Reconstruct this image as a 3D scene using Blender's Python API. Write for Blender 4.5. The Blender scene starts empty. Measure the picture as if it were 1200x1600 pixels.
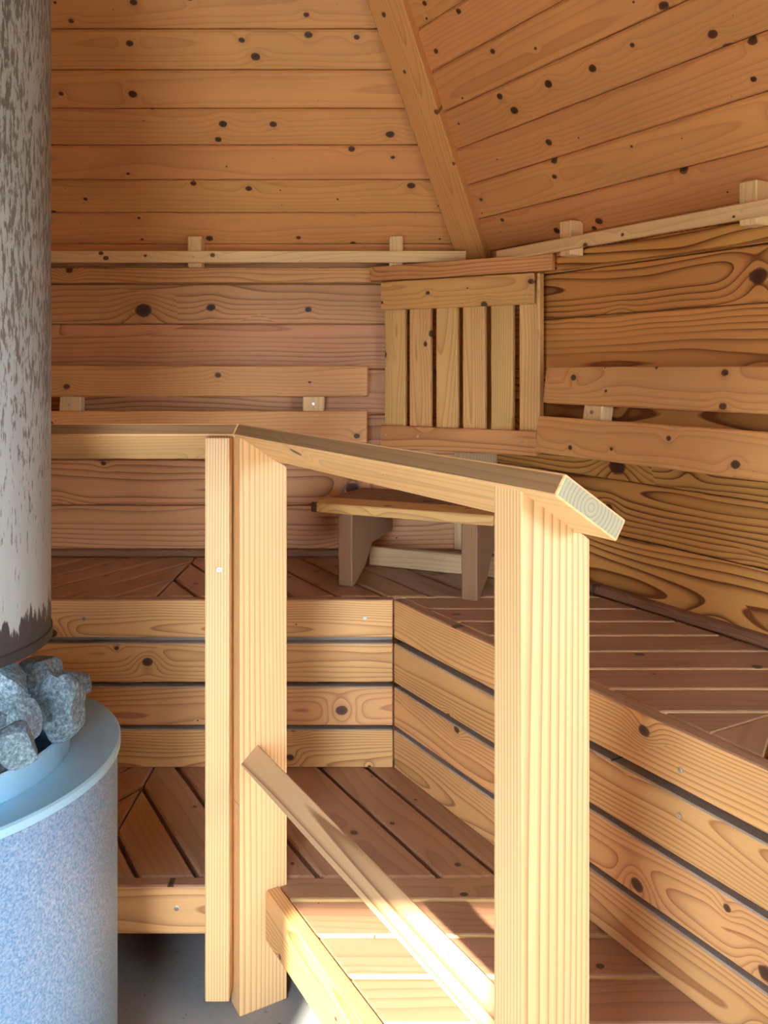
import bpy, bmesh, math, random
from mathutils import Vector, Matrix, noise

# ------------------------------------------------------------------ camera, world, sun, exposure
scene = bpy.context.scene
COL = scene.collection
CAM_Z = 1.234                     # eye height above the concrete floor
F_PX, CX, CY = 1350.0, 600.0, 577.0
cam_data = bpy.data.cameras.new("camera")
cam = bpy.data.objects.new("camera", cam_data)
COL.objects.link(cam)
cam.location = (0, 0, CAM_Z)
cam.rotation_euler = (math.radians(90), 0, 0)
cam_data.sensor_fit = 'VERTICAL'
cam_data.sensor_height = 32.0
cam_data.lens = 32.0 * F_PX / 1600.0
cam_data.shift_x = 0.0
cam_data.shift_y = (CY - 800.0) / 1600.0
cam_data.clip_start = 0.01
scene.camera = cam

world = bpy.data.worlds.new("sky")
scene.world = world
world.use_nodes = True
bg = world.node_tree.nodes["Background"]
bg.inputs[0].default_value = (0.70, 0.84, 1.0, 1)
bg.inputs[1].default_value = 13.5

sun_data = bpy.data.lights.new("sun", 'SUN')
sun_data.energy = 10.0
sun_data.angle = math.radians(0.9)
sun_data.color = (1.0, 0.93, 0.80)
sun = bpy.data.objects.new("sun", sun_data)
COL.objects.link(sun)
SUN_DIR = Vector((0.214, 0.830, -0.520))
sun.rotation_euler = SUN_DIR.to_track_quat('-Z', 'Y').to_euler()
sun.location = (-1, -3, 4)

scene.view_settings.view_transform = 'Standard'
scene.view_settings.look = 'None'
scene.view_settings.exposure = 1.45
scene.view_settings.gamma = 1.0
scene.view_settings.use_curve_mapping = False
scene.cycles.max_bounces = 7
scene.cycles.diffuse_bounces = 5
scene.cycles.glossy_bounces = 3
scene.cycles.adaptive_threshold = 0.08
scene.cycles.sample_clamp_indirect = 8.0

# ------------------------------------------------------------------ materials
def _n(nt, typ, **kw):
    n = nt.nodes.new(typ)
    for k, v in kw.items():
        setattr(n, k, v)
    return n

def _math(nt, op, a, b=None, c=None, clamp=False):
    n = nt.nodes.new('ShaderNodeMath'); n.operation = op; n.use_clamp = clamp
    for i, v in enumerate((a, b, c)):
        if v is None: continue
        if isinstance(v, (int, float)): n.inputs[i].default_value = v
        else: nt.links.new(v, n.inputs[i])
    return n.outputs[0]

def _comb(nt, x, y, z):
    n = nt.nodes.new('ShaderNodeCombineXYZ')
    for i, v in enumerate((x, y, z)):
        if isinstance(v, (int, float)): n.inputs[i].default_value = v
        else: nt.links.new(v, n.inputs[i])
    return n.outputs[0]

def _mix(nt, fac, a, b, blend='MIX'):
    n = nt.nodes.new('ShaderNodeMix'); n.data_type = 'RGBA'; n.blend_type = blend
    n.clamp_factor = True
    for idx, v in ((0, fac), (6, a), (7, b)):
        if isinstance(v, (int, float)): n.inputs[idx].default_value = v
        elif isinstance(v, tuple): n.inputs[idx].default_value = (*v, 1)
        else: nt.links.new(v, n.inputs[idx])
    return n.outputs[2]

def _ramp(nt, fac, stops):
    n = nt.nodes.new('ShaderNodeValToRGB')
    el = n.color_ramp.elements
    while len(el) > 1: el.remove(el[-1])
    for i, (p, c) in enumerate(stops):
        e = el[0] if i == 0 else el.new(p)
        e.position = p
        e.color = (c, c, c, 1) if isinstance(c, (int, float)) else (*c, 1)
    nt.links.new(fac, n.inputs[0])
    return n.outputs[0]

def _noise(nt, vec, scale, detail=2.0, rough=0.5, dims='3D'):
    n = nt.nodes.new('ShaderNodeTexNoise'); n.noise_dimensions = dims
    n.inputs['Scale'].default_value = scale
    n.inputs['Detail'].default_value = detail
    n.inputs['Roughness'].default_value = rough
    nt.links.new(vec, n.inputs['Vector'])
    return n.outputs[0]

def wood(name, early, late, knot, dens=140, contrast=0.75, oy=0.10, oz=(0.02, 0.06), warp=0.03,
         kx=3.4, ky=8.0, kthr=0.45, ksize=0.022, kbump=0.03, rough=0.5, fibre=0.16, tone=0.16,
         patch=0.18, spec=0.4, kstretch=1.25, wx=1.3, zone=1.1):
    early = (early[0], early[1] * 0.955, early[2] * 0.70); late = (late[0] * 0.85, late[1] * 0.78, late[2] * 0.6); knot = tuple(v * 0.7 for v in knot)
    m = bpy.data.materials.new(name); m.use_nodes = True
    nt = m.node_tree; L = nt.links
    b = nt.nodes['Principled BSDF']
    tc = _n(nt, 'ShaderNodeTexCoord'); oi = _n(nt, 'ShaderNodeObjectInfo')
    sep = _n(nt, 'ShaderNodeSeparateXYZ'); L.new(tc.outputs['Object'], sep.inputs[0])
    wn = _n(nt, 'ShaderNodeTexWhiteNoise', noise_dimensions='1D'); L.new(oi.outputs['Random'], wn.inputs['W'])
    rc = _n(nt, 'ShaderNodeSeparateColor'); L.new(wn.outputs['Color'], rc.inputs[0])
    r1, r2, r3 = rc.outputs[0], rc.outputs[1], rc.outputs[2]
    x = _math(nt, 'ADD', sep.outputs[0], _math(nt, 'MULTIPLY', r1, 40.0))
    ybase = _math(nt, 'ADD', sep.outputs[1], _math(nt, 'MULTIPLY', r3, 7.0))
    y = _math(nt, 'ADD', sep.outputs[1], _math(nt, 'MULTIPLY', _math(nt, 'SUBTRACT', r2, 0.5), oy * 2))
    z = _math(nt, 'ADD', sep.outputs[2], _math(nt, 'ADD', oz[0], _math(nt, 'MULTIPLY', r3, oz[1])))
    # slow wander of the rings along the board
    wv = _comb(nt, _math(nt, 'MULTIPLY', x, wx), _math(nt, 'MULTIPLY', ybase, 5.0), _math(nt, 'MULTIPLY', z, 5.0))
    n1 = _noise(nt, wv, 1.0, 2.0, 0.5)
    wv2 = _comb(nt, _math(nt, 'MULTIPLY', x, wx * 0.8), _math(nt, 'ADD', _math(nt, 'MULTIPLY', ybase, 4.0), 31.7), _math(nt, 'MULTIPLY', z, 4.0))
    n2 = _noise(nt, wv2, 1.0, 2.0, 0.5)
    yw = _math(nt, 'ADD', y, _math(nt, 'MULTIPLY', _math(nt, 'SUBTRACT', n1, 0.5), warp * 2))
    zw = _math(nt, 'ADD', z, _math(nt, 'MULTIPLY', _math(nt, 'SUBTRACT', n2, 0.5), warp * 2.4))
    R = _math(nt, 'SQRT', _math(nt, 'ADD', _math(nt, 'MULTIPLY', yw, yw), _math(nt, 'MULTIPLY', zw, zw)))
    # knots
    vx = _math(nt, 'MULTIPLY', x, kx); vy = _math(nt, 'MULTIPLY', ybase, ky)
    vor = _n(nt, 'ShaderNodeTexVoronoi', voronoi_dimensions='2D', feature='F1')
    vor.inputs['Scale'].default_value = 1.0
    L.new(_comb(nt, vx, vy, 0.0), vor.inputs['Vector'])
    ps = _n(nt, 'ShaderNodeSeparateXYZ'); L.new(vor.outputs['Position'], ps.inputs[0])
    kc = _n(nt, 'ShaderNodeSeparateColor'); L.new(vor.outputs['Color'], kc.inputs[0])
    dx = _math(nt, 'DIVIDE', _math(nt, 'SUBTRACT', vx, ps.outputs[0]), kx * kstretch)
    dy = _math(nt, 'DIVIDE', _math(nt, 'SUBTRACT', vy, ps.outputs[1]), ky)
    d0 = _math(nt, 'SQRT', _math(nt, 'ADD', _math(nt, 'MULTIPLY', dx, dx), _math(nt, 'MULTIPLY', dy, dy)))
    wob = _noise(nt, _comb(nt, x, ybase, 0.0), 45.0, 2.0, 0.6)
    d = _math(nt, 'ADD', d0, _math(nt, 'MULTIPLY', _math(nt, 'SUBTRACT', wob, 0.5), ksize * 0.55))
    amt = _math(nt, 'MULTIPLY', _math(nt, 'SUBTRACT', kc.outputs[0], kthr), 1.0 / (1.0 - kthr), clamp=True)
    rk = _math(nt, 'MULTIPLY', _math(nt, 'POWER', amt, 0.8), ksize * 1.15)
    rk = _math(nt, 'ADD', rk, 0.0004)
    q = _math(nt, 'DIVIDE', d, rk)
    mask = _ramp(nt, q, [(0.0, 1.0), (0.80, 0.92), (1.0, 0.0)])
    q3 = _math(nt, 'DIVIDE', d0, _math(nt, 'MULTIPLY', rk, 2.7))
    fall = _math(nt, 'POWER', 2.718, _math(nt, 'MULTIPLY', _math(nt, 'MULTIPLY', q3, q3), -1.0))
    R = _math(nt, 'ADD', R, _math(nt, 'MULTIPLY', _math(nt, 'MULTIPLY', fall, amt), kbump))
    ring = _math(nt, 'FRACT', _math(nt, 'MULTIPLY', R, dens))
    ringv = _ramp(nt, ring, [(0.0, 0.0), (0.5, 0.05), (0.80, 0.5), (0.93, 1.0), (1.0, 0.0)])
    # strength of the rings varies over the board
    lat = _noise(nt, _comb(nt, _math(nt, 'MULTIPLY', x, 1.1), _math(nt, 'MULTIPLY', R, 18.0), r3), 1.0, 2.0)
    cfac = _math(nt, 'MULTIPLY', _math(nt, 'MULTIPLY', ringv, contrast * 1.2), _math(nt, 'MULTIPLY_ADD', lat, zone, 0.97 - zone * 0.5), clamp=True)
    col = _mix(nt, cfac, early, late)
    # fibre streaks, slow patches, tone from board to board
    fb = _noise(nt, _comb(nt, _math(nt, 'MULTIPLY', x, 5.0), _math(nt, 'MULTIPLY', ybase, 330.0), _math(nt, 'MULTIPLY', z, 330.0)), 1.0, 2.0, 0.6)
    pt = _noise(nt, _comb(nt, _math(nt, 'MULTIPLY', x, 2.2), _math(nt, 'MULTIPLY', ybase, 9.0), z), 1.0, 2.0, 0.55)
    val = _math(nt, 'ADD', _math(nt, 'MULTIPLY_ADD', fb, fibre, 1.0 - fibre * 0.5),
                _math(nt, 'MULTIPLY', _math(nt, 'SUBTRACT', pt, 0.5), patch * 2))
    val = _math(nt, 'ADD', val, _math(nt, 'MULTIPLY', _math(nt, 'SUBTRACT', r2, 0.5), tone))
    hsv = _n(nt, 'ShaderNodeHueSaturation')
    L.new(col, hsv.inputs['Color']); L.new(val, hsv.inputs['Value'])
    L.new(_math(nt, 'MULTIPLY_ADD', r1, 0.012, 0.494), hsv.inputs['Hue'])
    kring = _ramp(nt, _math(nt, 'FRACT', _math(nt, 'MULTIPLY', d, 330.0)), [(0.0, 0.75), (1.0, 1.0)])
    kcol = _mix(nt, 1.0, knot, kring, 'MULTIPLY')
    rim = _ramp(nt, q, [(0.0, 0.0), (0.78, 0.0), (0.98, 1.0), (1.12, 0.0)])
    halo = _ramp(nt, _math(nt, 'MULTIPLY', q, 0.4), [(0.0, 1.0), (0.4, 0.55), (1.0, 0.0)])
    c2 = _mix(nt, _math(nt, 'MULTIPLY', halo, _math(nt, 'MULTIPLY', amt, 0.45, clamp=True)), hsv.outputs[0], late)
    c3 = _mix(nt, mask, c2, kcol)
    c4 = _mix(nt, _math(nt, 'MULTIPLY', rim, 0.55), c3, tuple(v * 0.45 for v in knot))
    L.new(c4, b.inputs['Base Color'])
    b.inputs['Roughness'].default_value = rough
    b.inputs['Specular IOR Level'].default_value = spec
    return m

def plain(name, col, rough=0.6, metal=0.0, spec=0.4):
    m = bpy.data.materials.new(name); m.use_nodes = True
    nt = m.node_tree; b = nt.nodes['Principled BSDF']
    tc = _n(nt, 'ShaderNodeTexCoord')
    nz = _noise(nt, tc.outputs['Object'], 14.0, 4.0)
    c = _mix(nt, nz, tuple(v * 0.82 for v in col), tuple(min(1, v * 1.14) for v in col))
    nt.links.new(c, b.inputs['Base Color'])
    b.inputs['Roughness'].default_value = rough
    b.inputs['Metallic'].default_value = metal
    b.inputs['Specular IOR Level'].default_value = spec
    return m

M = {}
M['wall'] = wood("pine_wall_logs", (0.62, 0.31, 0.115), (0.20, 0.058, 0.014), (0.075, 0.022, 0.012), dens=75, contrast=1.0,
                 oy=0.06, oz=(0.012, 0.05), warp=0.035, kx=3.0, ky=5.2, kthr=0.35, ksize=0.021, kbump=0.05, zone=2.4)
M['wall_soft'] = wood("pine_wall_logs_even", (0.65, 0.335, 0.195), (0.33, 0.135, 0.06), (0.06, 0.028, 0.028), dens=75, contrast=0.75,
                 oy=0.06, oz=(0.02, 0.05), warp=0.03, kx=3.0, ky=5.2, kthr=0.30, ksize=0.019, kbump=0.035, zone=2.2)
M['ceil'] = wood("spruce_ceiling_panelling", (0.68, 0.335, 0.155), (0.50, 0.215, 0.08), (0.085, 0.028, 0.012), dens=110, contrast=0.38,
                 oy=0.08, oz=(0.03, 0.06), warp=0.02, kx=6.5, ky=16.0, kthr=0.4, ksize=0.009, kbump=0.012, rough=0.42)
M['rafter'] = wood("spruce_rafter", (0.66, 0.325, 0.14), (0.48, 0.22, 0.085), (0.16, 0.06, 0.025), dens=150, contrast=0.5,
                 oy=0.05, oz=(0.04, 0.06), kx=7.0, ky=12.0, kthr=0.45, ksize=0.008, kbump=0.012)
M['trim'] = wood("pine_trim", (0.63, 0.33, 0.16), (0.33, 0.13, 0.045), (0.12, 0.05, 0.025), dens=150, contrast=0.75,
                 oy=0.05, oz=(0.02, 0.05), kx=3.0, ky=12.0, kthr=0.6, ksize=0.012)
M['batten'] = wood("pale_spruce_batten", (0.80, 0.57, 0.37), (0.64, 0.42, 0.24), (0.15, 0.07, 0.03), dens=130, contrast=0.4,
                 oy=0.05, oz=(0.04, 0.06), kx=6.0, ky=20.0, kthr=0.45, ksize=0.006, kbump=0.01)
M['backrest'] = wood("spruce_backrest", (0.67, 0.37, 0.17), (0.47, 0.22, 0.085), (0.11, 0.045, 0.022), dens=130, contrast=0.5,
                 oy=0.06, oz=(0.03, 0.06), kx=6.5, ky=15.0, kthr=0.5, ksize=0.009, kbump=0.012)
M['slat'] = wood("spruce_slat", (0.68, 0.43, 0.21), (0.44, 0.22, 0.09), (0.10, 0.04, 0.02), dens=160, contrast=0.55,
                 oy=0.05, oz=(0.02, 0.05), kx=4.5, ky=12.0, kthr=0.5, ksize=0.011, kbump=0.018)
M['top'] = wood("worn_bench_boards", (0.37, 0.213, 0.165), (0.24, 0.135, 0.10), (0.08, 0.035, 0.02), dens=90, contrast=0.45,
                 oy=0.08, oz=(0.04, 0.06), kx=5.0, ky=12.0, kthr=0.6, ksize=0.008, kbump=0.01, rough=0.38, fibre=0.12)
M['fascia'] = wood("pine_bench_front", (0.70, 0.41, 0.215), (0.42, 0.185, 0.07), (0.11, 0.045, 0.025), dens=170, contrast=0.8,
                 oy=0.07, oz=(0.015, 0.05), warp=0.03, kx=4.0, ky=11.0, kthr=0.45, ksize=0.011, kbump=0.025, zone=1.6)
M['post'] = wood("planed_pine_posts", (0.75, 0.475, 0.295), (0.47, 0.25, 0.12), (0.14, 0.06, 0.03), dens=190, contrast=0.85,
                 oy=0.10, oz=(0.10, 0.05), warp=0.012, kx=1.6, ky=5.0, kthr=0.6, ksize=0.011, kbump=0.03, wx=0.5, tone=0.08, patch=0.08)
M['rail'] = wood("planed_pine_rail", (0.77, 0.48, 0.285), (0.52, 0.27, 0.12), (0.12, 0.05, 0.025), dens=120, contrast=0.4,
                 oy=0.06, oz=(0.03, 0.05), warp=0.02, kx=2.6, ky=8.0, kthr=0.6, ksize=0.011, kbump=0.03, wx=0.7, tone=0.05)
M['mid'] = wood("weathered_rail", (0.66, 0.45, 0.31), (0.34, 0.185, 0.10), (0.16, 0.11, 0.09), dens=170, contrast=0.9,
                 oy=0.03, oz=(0.02, 0.04), warp=0.012, kx=2.2, ky=9.0, kthr=0.4, ksize=0.010, kbump=0.02, wx=0.8)
M['stool'] = wood("rough_sawn_pine", (0.27, 0.14, 0.095), (0.14, 0.07, 0.04), (0.08, 0.035, 0.02), dens=220, contrast=0.8,
                 oy=0.04, oz=(0.01, 0.03), kx=5.0, ky=9.0, kthr=0.5, ksize=0.012, rough=0.7)
M['grey_wood'] = wood("greyed_pine", (0.60, 0.43, 0.30), (0.44, 0.29, 0.18), (0.12, 0.06, 0.03), dens=120, contrast=0.5,
                 kx=4.0, ky=9.0, kthr=0.6, ksize=0.012)
M['fresh_lit'] = wood("unstained_lit_board_edges", (0.74, 0.53, 0.31), (0.58, 0.37, 0.18), (0.2, 0.1, 0.05), dens=120, contrast=0.3)  # unstained side wood; its paleness also stands for door light on the edges
M['end_grain'] = wood("grey_end_grain", (0.36, 0.325, 0.26), (0.24, 0.215, 0.16), (0.15, 0.13, 0.09), dens=190, contrast=0.7,
                 oy=0.012, oz=(-0.004, 0.008), warp=0.003, kthr=0.99, fibre=0.05)  # end faces greyer than the rest of the rail
M['rail_edge_shade'] = wood("shaded_rail_edge", (0.31, 0.185, 0.115), (0.22, 0.125, 0.07), (0.12, 0.05, 0.025), dens=120, contrast=0.5,
                 oy=0.06, oz=(0.03, 0.05), warp=0.02, kx=2.6, ky=8.0, kthr=0.7, ksize=0.009, wx=0.7, tone=0.08)  # darker brown puts the shade of the rail's inner edge into its colour
M['dusty'] = wood("dusty_grey_board_edges", (0.40, 0.36, 0.38), (0.30, 0.27, 0.29), (0.10, 0.09, 0.08), dens=120, contrast=0.3, kthr=0.8)
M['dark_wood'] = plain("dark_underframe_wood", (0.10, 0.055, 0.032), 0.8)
M['screw'] = plain("zinc_screw", (0.62, 0.60, 0.56), 0.35, 0.9)

# concrete
def concrete():
    m = bpy.data.materials.new("grey_concrete"); m.use_nodes = True
    nt = m.node_tree; b = nt.nodes['Principled BSDF']
    tc = _n(nt, 'ShaderNodeTexCoord')
    a = _noise(nt, tc.outputs['Object'], 5.0, 6.0, 0.6); c = _noise(nt, tc.outputs['Object'], 90.0, 3.0, 0.6)
    col = _mix(nt, a, (0.20, 0.205, 0.20), (0.36, 0.36, 0.345))
    col = _mix(nt, _ramp(nt, c, [(0.0, 1.0), (0.30, 0.6), (0.36, 0.0)]), col, (0.10, 0.09, 0.08))
    nt.links.new(col, b.inputs['Base Color']); b.inputs['Roughness'].default_value = 0.75
    bp = _n(nt, 'ShaderNodeBump'); bp.inputs['Strength'].default_value = 0.25; bp.inputs['Distance'].default_value = 0.003
    nt.links.new(a, bp.inputs['Height']); nt.links.new(bp.outputs[0], b.inputs['Normal'])
    return m
M['concrete'] = concrete()
M['ground'] = plain("pale_gravel_ground", (0.42, 0.42, 0.36), 0.9)

def steel(name, base, rough, speck, metal):
    m = bpy.data.materials.new(name); m.use_nodes = True
    nt = m.node_tree; b = nt.nodes['Principled BSDF']
    tc = _n(nt, 'ShaderNodeTexCoord')
    f = _noise(nt, tc.outputs['Object'], 260.0, 3.0, 0.7); g = _noise(nt, tc.outputs['Object'], 9.0, 4.0, 0.6)
    col = _mix(nt, g, tuple(v * 0.75 for v in base), base)
    col = _mix(nt, _ramp(nt, f, [(0.35, 0.0), (0.75, speck)]), col, (0.70, 0.78, 0.88))
    nt.links.new(col, b.inputs['Base Color'])
    b.inputs['Metallic'].default_value = metal
    nt.links.new(_math(nt, 'MULTIPLY_ADD', g, 0.2, rough), b.inputs['Roughness'])
    bp = _n(nt, 'ShaderNodeBump'); bp.inputs['Strength'].default_value = 0.35 * speck + 0.04; bp.inputs['Distance'].default_value = 0.0012
    nt.links.new(f, bp.inputs['Height']); nt.links.new(bp.outputs[0], b.inputs['Normal'])
    return m
M['stove'] = steel("speckled_galvanised_steel", (0.10, 0.225, 0.40), 0.40, 0.42, 0.35)
M['rim'] = steel("bare_steel_sheet", (0.36, 0.66, 0.85), 0.36, 0.12, 0.45)

def hood_mat():
    m = bpy.data.materials.new("peeling_grey_paint"); m.use_nodes = True
    nt = m.node_tree; b = nt.nodes['Principled BSDF']
    tc = _n(nt, 'ShaderNodeTexCoord')
    sp = _n(nt, 'ShaderNodeSeparateXYZ'); nt.links.new(tc.outputs['Object'], sp.inputs[0])
    X, Y, Z = sp.outputs
    v = _comb(nt, _math(nt, 'MULTIPLY', X, 190.0), _math(nt, 'MULTIPLY', Y, 190.0), _math(nt, 'MULTIPLY', Z, 36.0))
    fl = _noise(nt, v, 1.0, 5.0, 0.68)
    big = _noise(nt, _comb(nt, _math(nt, 'MULTIPLY', X, 11.0), _math(nt, 'MULTIPLY', Y, 11.0), _math(nt, 'MULTIPLY', Z, 1.6)), 1.0, 2.0)
    # the paint flakes more the higher up the mantle, least near the lower third
    zf = _ramp(nt, _math(nt, 'MULTIPLY', Z, 0.55), [(0.0, -0.0), (0.12, 0.02), (0.24, 0.10), (0.5, 0.15), (1.0, 0.13)])
    thr = _math(nt, 'ADD', _math(nt, 'ADD', fl, _math(nt, 'MULTIPLY', _math(nt, 'SUBTRACT', big, 0.5), 0.30)), zf)
    flake = _ramp(nt, thr, [(0.635, 0.0), (0.655, 1.0)])
    edge = _ramp(nt, thr, [(0.61, 0.0), (0.635, 1.0), (0.66, 0.0)])
    streak = _noise(nt, _comb(nt, _math(nt, 'MULTIPLY', X, 30.0), _math(nt, 'MULTIPLY', Y, 30.0), _math(nt, 'MULTIPLY', Z, 2.5)), 1.0, 4.0)
    paint = _mix(nt, streak, (0.24, 0.245, 0.225), (0.335, 0.335, 0.31))
    under = _mix(nt, streak, (0.075, 0.062, 0.05), (0.15, 0.128, 0.10))
    col = _mix(nt, flake, paint, under)
    col = _mix(nt, _math(nt, 'MULTIPLY', edge, 0.5), col, (0.09, 0.075, 0.06))
    # ragged soot line at the lower end
    rg = _noise(nt, _comb(nt, _math(nt, 'MULTIPLY', X, 42.0), _math(nt, 'MULTIPLY', Y, 42.0), _math(nt, 'MULTIPLY', Z, 9.0)), 1.0, 5.0, 0.7)
    so = _math(nt, 'ADD', Z, _math(nt, 'MULTIPLY', _math(nt, 'SUBTRACT', rg, 0.5), -0.16))
    soot = _ramp(nt, _math(nt, 'MULTIPLY', so, 5.0), [(0.0, 1.0), (0.22, 1.0), (0.255, 0.0)])
    col = _mix(nt, soot, col, (0.028, 0.024, 0.026))
    nt.links.new(col, b.inputs['Base Color'])
    b.inputs['Roughness'].default_value = 0.55
    bp = _n(nt, 'ShaderNodeBump'); bp.inputs['Strength'].default_value = 0.5; bp.inputs['Distance'].default_value = 0.002
    nt.links.new(_math(nt, 'SUBTRACT', 1.0, flake), bp.inputs['Height']); nt.links.new(bp.outputs[0], b.inputs['Normal'])
    return m
M['hood'] = hood_mat()

def stone_mat():
    m = bpy.data.materials.new("grey_granite"); m.use_nodes = True
    nt = m.node_tree; b = nt.nodes['Principled BSDF']
    tc = _n(nt, 'ShaderNodeTexCoord'); oi = _n(nt, 'ShaderNodeObjectInfo')
    f = _noise(nt, tc.outputs['Object'], 170.0, 4.0, 0.75); g = _noise(nt, tc.outputs['Object'], 18.0, 3.0)
    col = _ramp(nt, f, [(0.33, (0.02, 0.035, 0.045)), (0.5, (0.11, 0.17, 0.205)), (0.70, (0.38, 0.47, 0.52))])
    col = _mix(nt, _math(nt, 'MULTIPLY', g, 0.6), col, (0.09, 0.13, 0.155))
    hs = _n(nt, 'ShaderNodeHueSaturation'); nt.links.new(col, hs.inputs['Color'])
    nt.links.new(_math(nt, 'MULTIPLY_ADD', oi.outputs['Random'], 0.7, 0.75), hs.inputs['Value'])
    nt.links.new(hs.outputs[0], b.inputs['Base Color']); b.inputs['Roughness'].default_value = 0.7
    bp = _n(nt, 'ShaderNodeBump'); bp.inputs['Strength'].default_value = 0.6; bp.inputs['Distance'].default_value = 0.004
    nt.links.new(_noise(nt, tc.outputs['Object'], 70.0, 4.0, 0.65), bp.inputs['Height']); nt.links.new(bp.outputs[0], b.inputs['Normal'])
    return m
M['stone'] = stone_mat()
M['glass'] = bpy.data.materials.new("window_glass"); M['glass'].use_nodes = True
_b = M['glass'].node_tree.nodes['Principled BSDF']
_b.inputs['Transmission Weight'].default_value = 1.0; _b.inputs['Roughness'].default_value = 0.0; _b.inputs['IOR'].default_value = 1.02

# ------------------------------------------------------------------ builders
MW = {}
def link(o, parent=None, mw=None):
    COL.objects.link(o)
    mw = mw or Matrix.Identity(4)
    if parent is not None:
        o.parent = parent
        o.matrix_parent_inverse = MW[parent].inverted()
    o.matrix_basis = mw
    MW[o] = mw
    return o

def tag(o, label=None, cat=None, group=None, kind=None):
    if label: o['label'] = label
    if cat: o['category'] = cat
    if group: o['group'] = group
    if kind: o['kind'] = kind
    return o

def thing(name, loc, label, cat, group=None):
    e = bpy.data.objects.new(name, None); e.empty_display_size = 0.05
    link(e, None, Matrix.Translation(Vector(loc)))
    return tag(e, label, cat, group)

def frame(o, ex, ey):
    ex = Vector(ex).normalized(); ey = Vector(ey); ez = ex.cross(ey).normalized(); ey = ez.cross(ex).normalized()
    m = Matrix((ex, ey, ez)).transposed().to_4x4(); m.translation = Vector(o)
    return m

def prism(name, poly, t, mw, mat, parent=None, bevel=0.002, seg=1, side=None, edge=None):
    """extrude a local XY polygon from z=-t/2 to z=t/2 (optionally a different bottom polygon)"""
    bm = bmesh.new()
    n = len(poly)
    area = sum(poly[i][0] * poly[(i + 1) % n][1] - poly[(i + 1) % n][0] * poly[i][1] for i in range(n))
    if area < 0:
        poly = poly[::-1]
    bot = poly
    vt = [bm.verts.new((p[0], p[1], t / 2)) for p in poly]
    vb = [bm.verts.new((p[0], p[1], -t / 2)) for p in bot]
    bm.faces.new(vt); bm.faces.new(vb[::-1])
    for i in range(n):
        j = (i + 1) % n
        bm.faces.new((vt[i], vb[i], vb[j], vt[j]))
    if bevel > 0:
        bmesh.ops.bevel(bm, geom=list(bm.edges), offset=bevel, segments=seg, profile=0.6, affect='EDGES', clamp_overlap=True)
    bmesh.ops.recalc_face_normals(bm, faces=bm.faces)
    me = bpy.data.meshes.new(name); me.materials.append(mat)
    if side is not None:
        me.materials.append(side)
        for f in bm.faces:
            if abs(f.normal.z) < 0.5: f.material_index = 1
    elif edge is not None:
        me.materials.append(edge)
        for f in bm.faces:
            if f.normal.y > 0.6: f.material_index = 1
    bm.to_mesh(me); bm.free()
    return link(bpy.data.objects.new(name, me), parent, mw)

def plank(name, a, b, wdir, w, t, mat, parent=None, bevel=0.002, seg=1, cut0=0.0, cut1=0.0, edge=None):
    """board whose centre line runs a->b, width along wdir; cut0/cut1 slant its ends (tangent)"""
    a, b = Vector(a), Vector(b)
    Lh = (b - a).length / 2
    poly = [(-Lh + cut0 * -w / 2, -w / 2), (Lh + cut1 * -w / 2, -w / 2), (Lh + cut1 * w / 2, w / 2), (-Lh + cut0 * w / 2, w / 2)]
    return prism(name, poly, t, frame((a + b) / 2, b - a, wdir), mat, parent, bevel, seg, None, edge)

def mesh_obj(name, verts, faces, mat, parent=None, mw=None, smooth=False):
    me = bpy.data.meshes.new(name); me.from_pydata(verts, [], faces); me.update()
    me.materials.append(mat)
    if smooth:
        for p in me.polygons: p.use_smooth = True
    return link(bpy.data.objects.new(name, me), parent, mw)

def clip(poly, n, c):
    """keep the points with n.p <= c"""
    out = []
    for i in range(len(poly)):
        p, q = poly[i], poly[(i + 1) % len(poly)]
        dp = n[0] * p[0] + n[1] * p[1] - c; dq = n[0] * q[0] + n[1] * q[1] - c
        if dp <= 0: out.append(p)
        if (dp < 0 < dq) or (dq < 0 < dp):
            s = dp / (dp - dq)
            out.append((p[0] + s * (q[0] - p[0]), p[1] + s * (q[1] - p[1])))
    res = []
    for p in out:
        if not res or math.dist(p, res[-1]) > 1e-4: res.append(p)
    if len(res) > 1 and math.dist(res[0], res[-1]) < 1e-4: res.pop()
    return res

def boards(name, region, udir, edges, gap, z_top, t, mat, parent, bevel=0.004, side=None):
    """cut a flat region into boards running along udir; edges = coordinates across"""
    u = Vector((*udir, 0)).normalized(); v = Vector((-u.y, u.x, 0))
    for lo, hi in edges:
        p = clip(region, (v.x, v.y), hi - gap / 2); p = clip(p, (-v.x, -v.y), -(lo + gap / 2)) if len(p) > 2 else p
        if len(p) < 3: continue
        cx = sum(q[0] for q in p) / len(p); cy = sum(q[1] for q in p) / len(p)
        c = Vector((cx, cy, 0))
        loc = [((Vector((*q, 0)) - c).dot(u), (Vector((*q, 0)) - c).dot(v)) for q in p]
        if max(q[0] for q in loc) - min(q[0] for q in loc) < 0.02: continue
        prism(name, loc, t, frame((cx, cy, z_top - t / 2), u, v), mat, parent, bevel, 1, side)

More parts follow.
